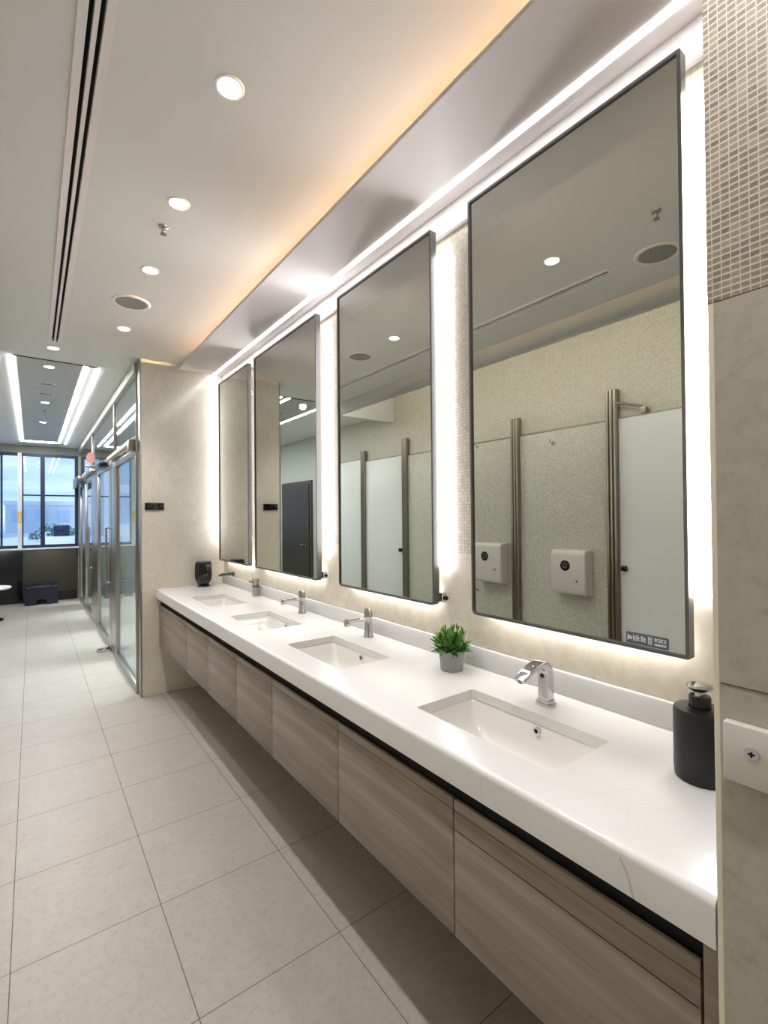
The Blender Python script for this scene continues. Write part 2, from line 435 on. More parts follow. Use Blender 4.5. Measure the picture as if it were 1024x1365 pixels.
# ------------------------------------------------------------------ ceiling fittings
# long double-slot air diffuser; slots are deep, with white lips
sd = thing('slot_diffuser', 'long white double-slot air diffuser running along the ceiling', 'air diffuser', (SX, 2.7, ZCEIL))
bm = nb()
for a, b in ((-.042, -.0195), (-.006, .006), (.0195, .042)):
    box(bm, SX+a, SX+b, SY0, SY1, ZCEIL-.006, ZCEIL-.0005)
for a, b in ((-.0199, -.0186), (-.006, .006), (.0186, .0199)):
    box(bm, SX+a, SX+b, SY0+.001, SY1-.001, ZCEIL-.0045, ZCEIL+.03)
box(bm, SX-.042, SX+.042, SY0-.012, SY0, ZCEIL-.006, ZCEIL-.0005); box(bm, SX-.042, SX+.042, SY1, SY1+.012, ZCEIL-.006, ZCEIL-.0005)
obj('frame', bm, M['soffit'], sd)
for a, b in ((-.0186, -.006), (.006, .0186)):
    obj('slot', B(SX+a+.0002, SX+b-.0002, SY0, SY1, ZCEIL+.022, ZCEIL+.03), M['dark'], sd)

def spot(x, y, z, watts, size=100, blend=.6, r=.035, col=(1, .985, .965)):
    l = bpy.data.lights.new('downlight_lamp', 'SPOT'); l.energy = watts; l.spot_size = math.radians(size); l.spot_blend = blend
    l.shadow_soft_size = r if watts != 84 else .02; l.color = col
    o = bpy.data.objects.new('downlight_lamp', l); C.objects.link(o); o.location = (x, y, z)
    return o

K = (ZCEIL-1.45)/1.30
DL = [(.479, 1.403, 'round white downlight in the corridor ceiling nearest the camera, largest in view'),
      (.486, 2.05, 'second round downlight from the camera, in front of the ceiling sprinkler'),
      (.496, 2.692, 'third round downlight from the camera, between the sprinkler and the round speaker grille'),
      (.503, 3.628, 'fourth round downlight from the camera, just beyond the round speaker grille'),
      (.13, 4.345, 'round downlight just past the far end of the slot air diffuser')]
dl0 = None
for i, (x, y, lab) in enumerate(DL):
    x, y = x*K, y*K
    loc = (x, y, ZCEIL)
    if dl0 is None:
        dl0 = thing('downlight', lab, 'ceiling light', loc, 'corridor ceiling downlights')
        obj('rim', lathe(nb(), [(.035, -.0005), (.035, -.003), (.037, -.0045), (.043, -.0035), (.045, -.0005)], loc, n=40), M['white'], dl0)
        obj('lens', lathe(nb(), [(0, -.0045), (.026, -.0045), (.0348, -.003), (.0348, -.0005)], loc, n=40), M['lens'], dl0)
    else: dup(dl0, loc, lab)
    spot(x, y, ZCEIL-.02, 29 if i < 4 else 26)
for y in (.2, -.9):   # the row goes on behind the camera
    dup(dl0, (.48*K, y, ZCEIL), 'round downlight behind the camera, outside the view'); spot(.48*K, y, ZCEIL-.02, 34)

def speaker(loc, lab):
    t = thing('ceiling_speaker', lab, 'speaker', loc, 'round ceiling speaker grilles')
    obj('rim', lathe(nb(), [(.088, -.0005), (.088, -.007), (.098, -.008), (.105, -.004), (.106, -.0005)], loc, n=48), M['soffit'], t)
    bm = nb(); lathe(bm, [(0, -.006), (.088, -.006), (.088, -.0005)], loc, n=48)
    gr = obj('grille', bm, M['speaker'], t)
    bm = nb()
    for k in range(1, 8):
        r = .011*k; n = int(6*k)
        for j in range(n):
            a = 2*PI*j/n
            lathe(bm, [(0, -.0066), (.0036, -.0066), (.0036, -.0058)], (loc[0]+r*math.cos(a), loc[1]+r*math.sin(a), loc[2]), n=6)
    obj('perforation', bm, M['hole'], gr)
    return t
speaker((.479*K, 3.16*K, ZCEIL), 'round grey perforated speaker grille in the ceiling between two downlights')
speaker((.113*K, 1.054*K, ZCEIL), 'round perforated ceiling speaker grille seen reflected in the nearest mirror')

def sprinkler(loc, lab):
    t = thing('ceiling_sprinkler', lab, 'sprinkler', loc, 'ceiling sprinklers')
    obj('escutcheon', lathe(nb(), [(.021, -.0005), (.020, -.005), (.011, -.010), (0, -.010)], loc, n=28), M['steel'], t)
    obj('body', lathe(nb(), [(.008, -.010), (.008, -.022), (.005, -.026)], loc, n=16), M['chrome'], t)
    obj('deflector', lathe(nb(), [(0, -.036), (.014, -.036), (.014, -.034), (.004, -.0335), (.003, -.026)], loc, n=20), M['steel_dark'], t)
sprinkler((.47*K, 2.254*K, ZCEIL), 'small chrome sprinkler head in the ceiling just beyond the second downlight')
sprinkler((.462*K, .908*K, ZCEIL), 'small sprinkler head on the ceiling seen reflected high in the nearest mirror')

# linear LED set in the soffit, warm cove lights
tag(obj('ceiling_led_strip', B(1.288, 1.311, YJ+.01, YP-.01, ZS-.0018, ZS-.0005), M['strip']), 'long bright white LED line set in the soffit above the mirrors', 'LED strip')
tag(obj('cove_led_strip', B(1.20, 1.212, YJ+.05, YP-.38, ZS+.0165, ZS+.029), M['cove']), 'warm amber LED strip hidden behind the soffit lip, glowing on the ceiling', 'LED strip')
tag(obj('wall_wash_led_strip', B(-.26, -.246, YR+.2, 4.65, 2.66, 2.69), M['cove_left']), 'warm white LED strip washing the mosaic wall opposite the mirrors', 'LED strip')

# ceiling tray beyond the pier
struct('trim_6', B(-.13, .46, 4.742, 4.75, ZCEIL-.006, ZCEIL), M['dark'])
struct('trim_7', B(-.10, .35, 4.76, 9.7, ZCEIL-.004, ZCEIL), M['tray'])
for x, wd, y0, y1, lab in ((-.135, .032, 4.76, 9.9, 'long white LED line along the left side of the far ceiling tray'),
                           (.372, .030, 4.76, 9.8, 'long white LED line along the right side of the far ceiling tray'),
                           (.466, .020, 4.76, 9.9, 'thinner white LED line outermost on the right of the far ceiling tray')):
    tag(obj('ceiling_led_strip', B(x-wd/2, x+wd/2, y0, y1, ZCEIL-.0055, ZCEIL-.0005), M['tray_led']), lab, 'LED strip', 'LED lines of the far ceiling tray')
tag(obj('ceiling_led_strip', B(-.10, .34, 9.75, 9.86, ZCEIL-.007, ZCEIL-.0005), M['tray_led']), 'short white LED line crossing the far end of the ceiling tray', 'LED strip', 'LED lines of the far ceiling tray')
for y, lab in ((4.94, 'round downlight at the near end of the far ceiling tray'), (6.47, 'round downlight in the middle of the far ceiling tray, past the vents'), (7.8, 'round downlight deepest in the far ceiling tray, beyond the small sprinkler')):
    dup(dl0, (.118, y, ZCEIL-.004), lab, 'far ceiling tray downlights'); spot(.118, y, ZCEIL-.03, 34 if y < 5 else 84, 172, 1, col=(1, .985, .97))
for y, lab in ((5.57, 'small slotted air vent nearest in the far ceiling tray'), (6.02, 'small dark slotted air vent second in the far ceiling tray')):
    t = thing('tray_vent', lab, 'vent', (.12, y, ZCEIL), 'air vents of the far ceiling tray')
    bm = nb(); z = ZCEIL-.004
    for a, b, c, d in ((.055, .185, y-.03, y-.022), (.055, .185, y+.022, y+.03), (.055, .063, y-.022, y+.022), (.177, .185, y-.022, y+.022)):
        box(bm, a, b, c, d, z-.008, z-.0005)
    obj('frame', bm, M['soffit'], t)
    bm = nb()
    for k in (-1, 1): box(bm, .065, .175, y+k*.011-.007, y+k*.011+.007, z-.004, z-.0005)
    obj('slot', bm, M['dark'], t)
sprinkler((.124, 6.95, ZCEIL-.004), 'tiny sprinkler head between the downlights of the far ceiling tray')

# ------------------------------------------------------------------ vanity counter
def boolean_cut(o, cutters):
    for c in cutters:
        md = o.modifiers.new('cut', 'BOOLEAN'); md.operation = 'DIFFERENCE'; md.solver = 'EXACT'; md.object = c
    dg = bpy.context.evaluated_depsgraph_get(); dg.update()
    me = bpy.data.meshes.new_from_object(o.evaluated_get(dg))
    o.modifiers.clear(); old = o.data; o.data = me; bpy.data.meshes.remove(old)
    for c in cutters:
        d = c.data; bpy.data.objects.remove(c); bpy.data.meshes.remove(d)

SINKS = [(.632, 1.100), (1.552, 2.010), (2.330, 2.792), (3.150, 3.640)]
SX0, SX1 = .937, 1.184
XBK = XW-.001
CY0, CY1 = YJ+.002, YP-.002
r = .014
prof = [(XBK, ZC), (XBK, ZC-.03), (XC+.03, ZC-.03), (XC+.03, .794), (XC, .794)]
for k in range(7):
    a = PI-(PI/2)*k/6
    prof.append((XC+r+r*math.cos(a), ZC-r+r*math.sin(a)))
bm = prism(nb(), prof, 'y', CY0, CY1)
ct = obj('countertop', bm, M['counter'], None, loc=(1.1, 2.2, ZC-.03))
tag(ct, 'long white stone vanity countertop with four sinks and a deep front edge', 'countertop')
cut = []
for y0, y1 in SINKS:
    cut.append(obj('cut', prism(nb(), rrect(SX0, SX1, y0, y1, .009), 'z', ZC-.05, ZC+.05), M['dark']))
bpy.context.view_layer.update()
boolean_cut(ct, cut)
me = ct.data
bm = nb(); bm.from_mesh(me)
for f in bm.faces: f.smooth = True
for e in bm.edges: e.smooth = len(e.link_faces) == 2 and e.calc_face_angle(0) < math.radians(30)
bm.to_mesh(me); bm.free()
obj('backsplash', B(XW-.018, XW-.001, CY0, CY1, ZC+.0003, .945, bev=.002), M['splash'], ct)
obj('side_splash', B(1.16, XW-.0185, CY1-.012, CY1, ZC+.0003, .885, bev=.002), M['counter'], ct)
obj('seam', B(XC-.0003, XC+.005, .7395, .7405, .795, ZC-.012), M['splash'], ct)

obj('stone_vein', prism(nb(), [(.424, .852), (.4205, .852), (.4085, .83), (.3985, .7945), (.4025, .7945), (.4115, .829)], 'x', XC-.0005, XC-.0001), plain('vein', rgb(202, 198, 188), .25), ct)

def basin(y0, y1, lab):
    t = thing('sink_basin', lab, 'sink', ((SX0+SX1)/2, (y0+y1)/2, ZC-.16), 'rectangular basins of the vanity')
    zt = ZC-.0303
    levels = [(0, zt, .018, 0), (.004, zt-.004, .02, 0), (.010, zt-.03, .025, .4), (.020, zt-.07, .03, .8), (.034, zt-.095, .035, 1), (.060, zt-.108, .04, 1.2)]
    bm = nb(); rings = []
    for ins, z, rr, s in levels:
        rings.append([bm.verts.new((p[0], p[1], z)) for p in rrect(SX0-.004+ins*1.2, SX1+.004-ins*.55, y0-.004+ins*1.25, y1+.004-ins*1.5, rr, 6)])
    n = len(rings[0])
    for a, b in zip(rings, rings[1:]):
        for i in range(n): bm.faces.new((a[i], a[(i+1) % n], b[(i+1) % n], b[i]))
    bm.faces.new(rings[-1])
    # flange glued under the counter
    out = [bm.verts.new((p[0], p[1], zt)) for p in rrect(SX0-.02, SX1+.02, y0-.02, y1+.02, .03, 6)]
    for i in range(n): bm.faces.new((out[i], out[(i+1) % n], rings[0][(i+1) % n], rings[0][i]))
    b = obj('bowl', bm, M['ceramic'], t, ang=50)
    md = b.modifiers.new('thick', 'SOLIDIFY'); md.thickness = .006; md.offset = -1
    ym = (y0+y1)/2-.02; xo = SX1-.0055
    bm = nb()
    for k in range(24):
        pass
    lathe(bm, [(.0065, -.001), (.0065, -.004), (.0115, -.004), (.0115, .0)], (xo+.001, ym, .822), 'x', 24)
    ov = obj('overflow_ring', bm, M['chrome'], t)
    obj('overflow_hole', lathe(nb(), [(.0065, -.0035), (.0065, .0)], (xo+.001, ym, .822), 'x', 20), M['dark'], ov)
    obj('drain', lathe(nb(), [(0, .004), (.016, .004), (.022, .002), (.023, 0)], ((SX0+SX1)/2+.01, (y0+y1)/2, zt-.108), 'z', 28), M['chrome'], t)
for (y0, y1), lab in zip(SINKS, ('nearest rectangular white undermount sink, in front of the arched tap',
                                 'second rectangular white sink from the camera, beside the potted plant',
                                 'third rectangular white sink from the camera',
                                 'farthest rectangular white sink, nearest the end pier')):
    basin(y0, y1, lab)

# taps -------------------------------------------------------------------
def arch_tap(x, y):
    t = thing('arched_tap', 'chrome tap with flat arched spout behind the nearest sink', 'tap', (x, y, ZC))
    bm = nb()
    prism(bm, rrect(x-.024, x+.024, y-.031, y+.031, .022, 8), 'z', ZC+.0005, ZC+.008)
    prism(bm, rrect(x-.018, x+.019, y-.025, y+.025, .016, 8), 'z', ZC+.008, ZC+.018)
    obj('base_plate', bm, M['chrome'], t)
    ctl = [(.0005, .0185, .036), (.0005, .06, .036), (.000, .094, .035), (-.008, .117, .031), (-.030, .129, .024), (-.060, .127, .017), (-.092, .116, .0135), (-.126, .098, .0115)]
    path = []
    for k in range(len(ctl)-1):       # catmull-rom through the control points
        p0, p1, p2, p3 = ctl[max(k-1, 0)], ctl[k], ctl[k+1], ctl[min(k+2, len(ctl)-1)]
        for q in range(6):
            u = q/6
            path.append(tuple(.5*(2*b+(c-a)*u+(2*a-5*b+4*c-d)*u*u+(3*b-a-3*c+d)*u**3) for a, b, c, d in zip(p0, p1, p2, p3)))
    path.append(ctl[-1])
    bm = nb(); rings = []
    for k, (dx, dz, th) in enumerate(path):
        a, b = path[max(k-1, 0)], path[min(k+1, len(path)-1)]
        tx_, tz_ = b[0]-a[0], b[1]-a[1]; L = math.hypot(tx_, tz_); nx, nz_ = -tz_/L, tx_/L
        sec = rrect(-th/2, th/2, -.019, .019, min(th*.3, .006), 4)
        rings.append([bm.verts.new((x+dx+nx*u, y+v, ZC+dz+nz_*u)) for u, v in sec])
    n = len(rings[0])
    for a, b in zip(rings, rings[1:]):
        for k in range(n): bm.faces.new((a[k], a[(k+1) % n], b[(k+1) % n], b[k]))
    bm.faces.new(rings[0]); bm.faces.new(rings[-1])
    obj('spout_body', bm, M['chrome'], t, ang=50)
    obj('aerator', lathe(nb(), [(.011, -.004), (.012, 0), (.012, .006)], (x-.116, y, ZC+.0955), 'z', 20), M['steel_dark'], t)
    obj('sensor_eye', lathe(nb(), [(0, -.0012), (.007, -.0012), (.008, .0005)], (x-.0178, y, ZC+.092), 'x', 20), M['gloss_black'], t)
arch_tap(1.263, .872)

def arm_tap(x, y, lab):
    t = thing('arm_tap', lab, 'tap', (x, y, ZC), 'chrome arm taps')
    obj('body', lathe(nb(), [(.025, .0005), (.025, .006), (.0215, .012), (.0205, .085), (.0205, .098)], (x, y, ZC), n=32), M['chrome'], t)
    bm = nb(); lathe(bm, [(.021, 0), (.021, .020), (.017, .034), (.009, .041), (0, .042)], (x, y, ZC+.0985), n=32)
    for v in bm.verts:
        if v.co.z > ZC+.11: v.co.z += (v.co.x-x)*-.35
    obj('lever_cap', bm, M['steel'], t)
    obj('spout', tube(nb(), [(x-.016, y, ZC+.088), (x-.06, y, ZC+.088), (x-.112, y, ZC+.087)], [.0105, .009, .009]), M['chrome'], t)
    obj('nozzle', lathe(nb(), [(.006, -.020), (.0145, -.020), (.0155, -.012), (.0155, .006), (.012, .011), (0, .012)], (x-.122, y, ZC+.088), n=24), M['chrome'], t)
    return t
arm_tap(1.305, 1.885, 'chrome tap with straight arm spout behind the second sink, near the plant')
arm_tap(1.312, 2.60, 'chrome tap with straight arm spout behind the third sink')
# square post tap at the farthest sink
x, y = 1.335, 3.40
t = thing('post_tap', 'brushed square steel tap post below the third mirror', 'tap', (x, y, ZC))
obj('post', B(x-.022, x+.022, y-.018, y+.018, ZC+.0005, ZC+.066, bev=.003), M['steel'], t)
obj('cap', B(x-.0225, x+.0225, y-.0185, y+.0185, ZC+.074, ZC+.128, bev=.004), M['steel_dark'], t)
obj('collar', B(x-.019, x+.019, y-.015, y+.015, ZC+.066, ZC+.074), M['gloss_black'], t)
obj('nozzle', B(x-.05, x-.0226, y-.012, y+.012, ZC+.10, ZC+.118, bev=.003), M['steel_dark'], t)
# dark spout on the wall by the pier
x, y, z = XW, 4.02, .975
t = thing('wall_spout', 'small black wall-mounted spout in the far corner below the farthest mirror', 'tap', (x, y, z))
obj('rosette', lathe(nb(), [(.02, -.0005), (.02, -.006), (.014, -.010)], (x, y, z), 'x', 24), M['steel_dark'], t)
obj('spout', tube(nb(), [(x-.0095, y, z), (x-.05, y, z+.001), (x-.10, y, z-.002), (x-.125, y, z-.010)], [.011, .0115, .012, .010]), M['gloss_black'], t)
obj('tip_ring', lathe(nb(), [(.0105, -.004), (.0125, 0), (.0105, .004)], (x-.128, y, z-.014), 'z', 20), M['chrome'], t)

# cabinets ---------------------------------------------------------------
XF = .845; ZB, ZT = .402, .742
gaps = [.307, .854, 1.411, 1.970, 2.424, 2.917, 3.405, CY1]
labs = ['nearest grey-oak floating vanity cabinet, against the near wall',
        'second grey-oak vanity cabinet from the camera, below the nearest sink',
        'third grey-oak vanity cabinet from the camera, below the potted plant and second sink',
        'fourth grey-oak vanity cabinet from the camera, at the middle of the row',
        'third last grey-oak vanity cabinet before the pier',
        'next to last grey-oak vanity cabinet before the pier',
        'farthest grey-oak vanity cabinet, touching the pier']
for i, (y0, y1) in enumerate(zip(gaps, gaps[1:])):
    t = thing('vanity_cabinet', labs[i], 'cabinet', (1.1, (y0+y1)/2, ZB), 'floating vanity cabinets')
    a, b = y0+.002, y1-.002
    obj('carcass', B(XF+.019, XW-.001, y0+.0005, y1-.0005, ZB+.001, .66), M['wood'], t)
    obj('finger_channel', B(XF+.0185, XF+.035, y0+.0006, y1-.0006, .6605, .7930), M['dark'], t)
    d = obj('drawer_front', B(XF, XF+.018, a, b, ZB, .7135, bev=.0012), M['wood'], t)
    obj('top_rail', B(XF, XF+.011, a, b, .7155, ZT, bev=.0012), M['wood'], d)
    if i == 0:
        obj('end_panel', B(XF, XF+.08, YJ+.003, .3045, ZB-.003, .7925, bev=.001), M['wood'], t)
        bm = nb()
        for z in (.668,):
            box(bm, XF-.0004, XF+.001, a+.002, b-.002, z-.0008, z+.0008)
        obj('groove', bm, M['dark'], d)

# ------------------------------------------------------------------ mirrors
MZ0, MZ1 = 1.085, 2.630
XM = 1.320
def mirror(y0, y1, lab, near_bar=True, far_bar=False, seam=None, clip=False, rad=.02, near_r=1):
    t = thing('wall_mirror', lab, 'mirror', (XW, (y0+y1)/2, MZ0), 'backlit framed mirrors')
    fw = .009
    def loop(ins, rr):
        pts = []
        for cy0, cz0, sgn, a, q in ((y1-ins, MZ1-ins, (-1, -1), 0, .3), (y0+ins, MZ1-ins, (1, -1), 90, .3), (y0+ins, MZ0+ins, (1, 1), 180, near_r), (y1-ins, MZ0+ins, (-1, 1), 270, 1)):
            for k in range(7):
                t_ = math.radians(a+15*k); r_ = rr*q
                pts.append((cy0+sgn[0]*r_+r_*math.cos(t_), cz0+sgn[1]*r_+r_*math.sin(t_)))
        return pts
    def ring(bm, pts_o, pts_i, x0, x1):
        vo0 = [bm.verts.new((x0, *p)) for p in pts_o]; vi0 = [bm.verts.new((x0, *p)) for p in pts_i]
        vo1 = [bm.verts.new((x1, *p)) for p in pts_o]; vi1 = [bm.verts.new((x1, *p)) for p in pts_i]
        n = len(pts_o)
        for i in range(n):
            j = (i+1) % n
            for q in ((vo0[i], vo0[j], vi0[j], vi0[i]), (vo1[i], vi1[i], vi1[j], vo1[j]), (vo0[i], vo1[i], vo1[j], vo0[j]), (vi0[i], vi0[j], vi1[j], vi1[i])):
                bm.faces.new(q)
    bm = nb(); ring(bm, loop(0, rad), loop(fw, rad*.6), XM-.006, XM+.024)
    obj('frame', bm, M['frame'], t)
    bm = nb(); pts = loop(fw-.001, rad*.6)
    bm.faces.new([bm.verts.new((XM, *p)) for p in pts])
    obj('glass', bm, M['mirror'], t, smooth=False)
    bm = nb(); pts = loop(.006, rad*.8); prism(bm, pts, 'x', XM+.003, XM+.023)
    obj('back_panel', bm, M['white'], t)
    def bar(ya, yb, m='bar'):
        obj('light_bar', B(XW-.016, XW-.0015, ya, yb, MZ0+.15, MZ1-.075, bev=.004), M[m], t)
    if near_bar: bar(y0-.028, y0+.012)
    if far_bar: bar(y1-.03, y1+.03, 'bar_soft' if y1 > 4 else 'bar')
    obj('light_bar', B(XM+.0235, XM+.036, y0+.04, y1-.04, MZ0+.012, MZ0+.03, bev=.003), M['bar_low'], t)
    for yy in (y0+.1, y1-.1):
        for zz in (MZ0+.2, MZ1-.2):
            obj('standoff', B(XM+.0235, XW-.0005, yy-.02, yy+.02, zz-.02, zz+.02), M['steel'], t)
    if clip:
        c = obj('switch_clip', B(XM+.0245, XM+.05, y0-.018, y0+.03, MZ0+.012, MZ0+.05, bev=.003), M['chrome'], t)
        obj('clip_knob', lathe(nb(), [(0, -.012), (.009, -.012), (.010, 0)], (XM+.037, y0-.018, MZ0+.03), 'y', 16), M['gloss_black'], c)
    return t
mirror(.493, 1.220, 'nearest and largest-looking framed mirror, with a printed sticker in its lower corner', True, False, near_r=.25)
mirror(1.426, 2.172, 'second backlit framed mirror from the camera, above the second sink', True, True, clip=True)
mirror(2.408, 3.358, 'third backlit framed mirror from the camera, reflecting the far corridor', True, False, clip=True)
mirror(3.483, 4.185, 'farthest and narrowest-looking framed mirror, beside the end pier', True, True)

# printed sticker on the nearest mirror: dark label with white print
t = thing('mirror_sticker', 'small slate-grey sticker with white print on the lower corner of the nearest mirror', 'sticker', (XM, .597, 1.108))
ya, yb, za, zb = .543, .652, 1.097, 1.128
bk = obj('backing', prism(nb(), rrect(ya, yb, za, zb, .004), 'x', XM-.0008, XM-.0001), M['sticker'], t)
bm = nb()
def mark(y0, y1, z0, z1): box(bm, XM-.0013, XM-.0009, yb-(y1-0), yb-(y0-0), za+z0, za+z1)
# viewed from the room +y is to the left, so distances run from the left end yb
mark(.004, .006, .008, .024)
for k in range(8):
    a = 2*PI*k/8
    mark(.0115+.004*math.cos(a)-.0013, .0115+.004*math.cos(a)+.0013, .016+.004*math.sin(a)-.0013, .016+.004*math.sin(a)+.0013)
mark(.0105, .0125, .015, .017)
yy = .019
for k, wd in enumerate((.006, .005, .0065, .005, .006)):      # block characters
    mark(yy, yy+.0014, .009, .024); mark(yy+.0014, yy+wd-.001, .0225 if k % 2 else .016, .024 if k % 2 else .018)
    mark(yy+.0022, yy+wd-.001, .009, .0108)
    if k != 2: mark(yy+wd-.0024, yy+wd-.001, .011, .0215)
    yy += wd+.0012
mark(.058, .0595, .006, .026); mark(.0595, .068, .0245, .026); mark(.0595, .068, .006, .0075); mark(.0665, .068, .0075, .0245)
mark(.0612, .0648, .017, .022); mark(.0612, .0648, .010, .014)
yy = .0745
for k in range(5):
    mark(yy, yy+.0013, .016, .025); mark(yy+.0013, yy+.0044, .0235, .025); mark(yy+.0013, yy+.0044, .016, .0175)
    if k % 2 == 0: mark(yy+.0033, yy+.0046, .0175, .0235)
    yy += .006
for k in range(8): mark(.0745+k*.0037, .0745+k*.0037+.0026, .006, .0115)
obj('print', bm, M['sticker_white'], bk)

# ------------------------------------------------------------------ things on the counter
# potted plant
px, py = 1.272, 1.286
t = thing('potted_plant', 'small bushy green plant in a grey pot on the counter', 'plant', (px, py, ZC))
obj('pot', lathe(nb(), [(.0, .0005), (.040, .0005), (.042, .004), (.0475, .074), (.0475, .077), (.044, .077), (.043, .066), (0, .066)], (px, py, ZC), n=40), M['pot'], t)
obj('soil', lathe(nb(), [(0, .071), (.030, .070), (.0428, .0675)], (px, py, ZC), n=24), M['soil'], t)
bm = nb()
for k in range(400):
    th = random.uniform(0, 2*PI); el = math.asin(random.uniform(.0, .99)) if k % 7 else random.uniform(-.25, .05)
    d = Vector((math.cos(th)*math.cos(el), math.sin(th)*math.cos(el), math.sin(el)))
    root = Vector((px, py, ZC+.074))+Vector((math.cos(th), math.sin(th), 0))*random.uniform(0, .030)
    R = random.uniform(.30, 1)**.5
    tip = Vector((px, py, ZC+.082))+Vector((d.x*.088, d.y*.088, d.z*.100))*R
    ln = random.uniform(.028, .046); base = tip-(tip-root).normalized()*ln
    ax = (tip-base).normalized()+Vector((random.uniform(-.35, .35), random.uniform(-.35, .35), random.uniform(-.2, .35))); ax.normalize()
    tip = base+ax*ln
    s = ax.cross(Vector((random.uniform(-1, 1), random.uniform(-1, 1), 1.2))).normalized()*random.uniform(.0032, .0056)
    nrm = s.cross(ax).normalized(); fold = nrm*.0016
    m1 = base.lerp(tip, .4); m2 = base.lerp(tip, .72)+nrm*-.002
    a = bm.verts.new(base); b1 = bm.verts.new(m1+s-fold); b2 = bm.verts.new(m1-s-fold); c0 = bm.verts.new(m1)
    d1 = bm.verts.new(m2+s*.75-fold); d2 = bm.verts.new(m2-s*.75-fold); d0 = bm.verts.new(m2); e = bm.verts.new(tip-nrm*.005)
    for q in ((a, c0, b1), (a, b2, c0), (c0, d0, d1, b1), (b2, d2, d0, c0), (d0, e, d1), (d2, e, d0)): bm.faces.new(q)
fo = obj('foliage', bm, M['leaf'], t)
bm = nb()
for k in range(26):
    th = random.uniform(0, 2*PI); rr = random.uniform(.005, .028); h = random.uniform(.03, .07)
    p0 = Vector((px+rr*math.cos(th), py+rr*math.sin(th), ZC+.068))
    tube(bm, [p0, p0+Vector((math.cos(th)*rr*.5, math.sin(th)*rr*.5, h*.5)), p0+Vector((math.cos(th)*rr*1.2, math.sin(th)*rr*1.2, h))], [.0016, .0013, .0008], 5)
obj('stem', bm, M['leaf'], t)

# soap dispenser
sx, sy = 1.178, .423
t = thing('soap_dispenser', 'matte black cylindrical soap bottle with chrome pump beside the near wall', 'soap dispenser', (sx, sy, ZC))
obj('bottle', lathe(nb(), [(0, .0005), (.046, .0005), (.050, .004), (.0515, .02), (.0515, .147), (.049, .153), (.020, .156), (0, .156)], (sx, sy, ZC), n=48), M['matte_black'], t)
obj('collar', lathe(nb(), [(.0215, .1562), (.0215, .178), (.0195, .181)], (sx, sy, ZC), n=28), M['gloss_black'], t)
bm = nb()
lathe(bm, [(.009, .1812), (.009, .190), (.020, .194), (.0235, .199), (.022, .2055), (.012, .210), (0, .211)], (sx, sy, ZC), n=28, sx=1.75, sy=1.0)
for v in bm.verts:
    if v.co.z > ZC+.19: v.co.z += (v.co.x-sx)*-.16
obj('pump_head', bm, M['chrome'], t)

# black faceted canister
cx, cy = 1.175, 4.165
t = thing('black_canister', 'glossy black faceted canister standing at the far end of the counter', 'container', (cx, cy, ZC))
obj('body', lathe(nb(), [(.040, .014), (.066, .055), (.072, .09), (.070, .19), (.064, .207), (.052, .207)], (cx, cy, ZC), n=8), M['gloss_black'], t, ang=20)
obj('foot', lathe(nb(), [(.050, .0005), (.052, .006), (.044, .0138)], (cx, cy, ZC), n=24), M['matte_black'], t)
obj('rim', lathe(nb(), [(.050, .2072), (.060, .2072), (.058, .214), (.046, .214)], (cx, cy, ZC), n=24), M['frame'], t)
bm = nb()
for k, (dx, dz) in enumerate(((-.012, .10), (.002, .103), (.014, .105))):
    box(bm, cx+dx-.004, cx+dx+.004, cy-.0705, cy-.0665, ZC+dz-.008+.001*k, ZC+dz+.008)
obj('badge', bm, M['frame'], t)

# ------------------------------------------------------------------ wall-mounted things
t = thing('wall_control_panel', 'small black control panel mounted on the stone pier', 'control panel', (.812, YP, 1.552))
obj('plate', B(.740, .884, YP-.012, YP-.0005, 1.522, 1.582, bev=.003), M['gloss_black'], t)
for x in (.765, .812, .860):
    obj('knob', lathe(nb(), [(.012, -.0125), (.012, -.019), (.010, -.021), (0, -.021)], (x, YP, 1.554), 'y', 20), M['matte_black'], t)

# white dispenser with oval lock on the near wall
XN = .822
t = thing('wall_dispenser', 'white box dispenser with oval chrome lock on the near wall', 'dispenser', (XN, .13, 1.107))
obj('cover', B(XN-.018, XN-.0005, -.03, .2605, 1.066, 1.150, bev=.003), M['white_plastic'], t)
lk = obj('lock', lathe(nb(), [(0, -.0205), (.0085, -.0205), (.0098, -.0185), (.010, -.0178)], (XN, .2255, 1.1145), 'x', 32, sx=1.0, sy=.82), M['chrome'], t)
bm = nb(); box(bm, XN-.0216, XN-.0206, .2215, .2295, 1.1135, 1.1155); box(bm, XN-.0216, XN-.0206, .2245, .2265, 1.1105, 1.1180)
obj('keyhole', bm, M['dark'], lk)

# ------------------------------------------------------------------ stall front along the opposite wall (seen in the mirrors)
XS = -1.0
def post(y, h, lab):
    t = thing('stall_post', lab, 'post', (XS, y, 0), 'steel posts of the toilet stalls')
    bm = nb()
    box(bm, XS-.028, XS+.012, y-.045, y+.045, .0, h, bev=.002)
    obj('core', bm, M['steel_dark'], t)
    bm = nb()
    for k in (-.030, 0, .030): prism(bm, rrect(XS+.0005, XS+.030, y+k-.013, y+k+.013, .010, 4), 'z', .001, h-.004)
    obj('flute', bm, M['steel_dark'], t)
    return t
post(1.885, 2.425, 'fluted bronze steel stall post beside the white stall door, nearest in reflection')
post(2.806, 2.36, 'fluted steel stall post between the two paper dispensers')
post(4.44, 2.40, 'fluted steel stall post with black latches, right one in the second mirror')
post(5.34, 2.35, 'fluted steel stall post between two white doors, left one in the second mirror')

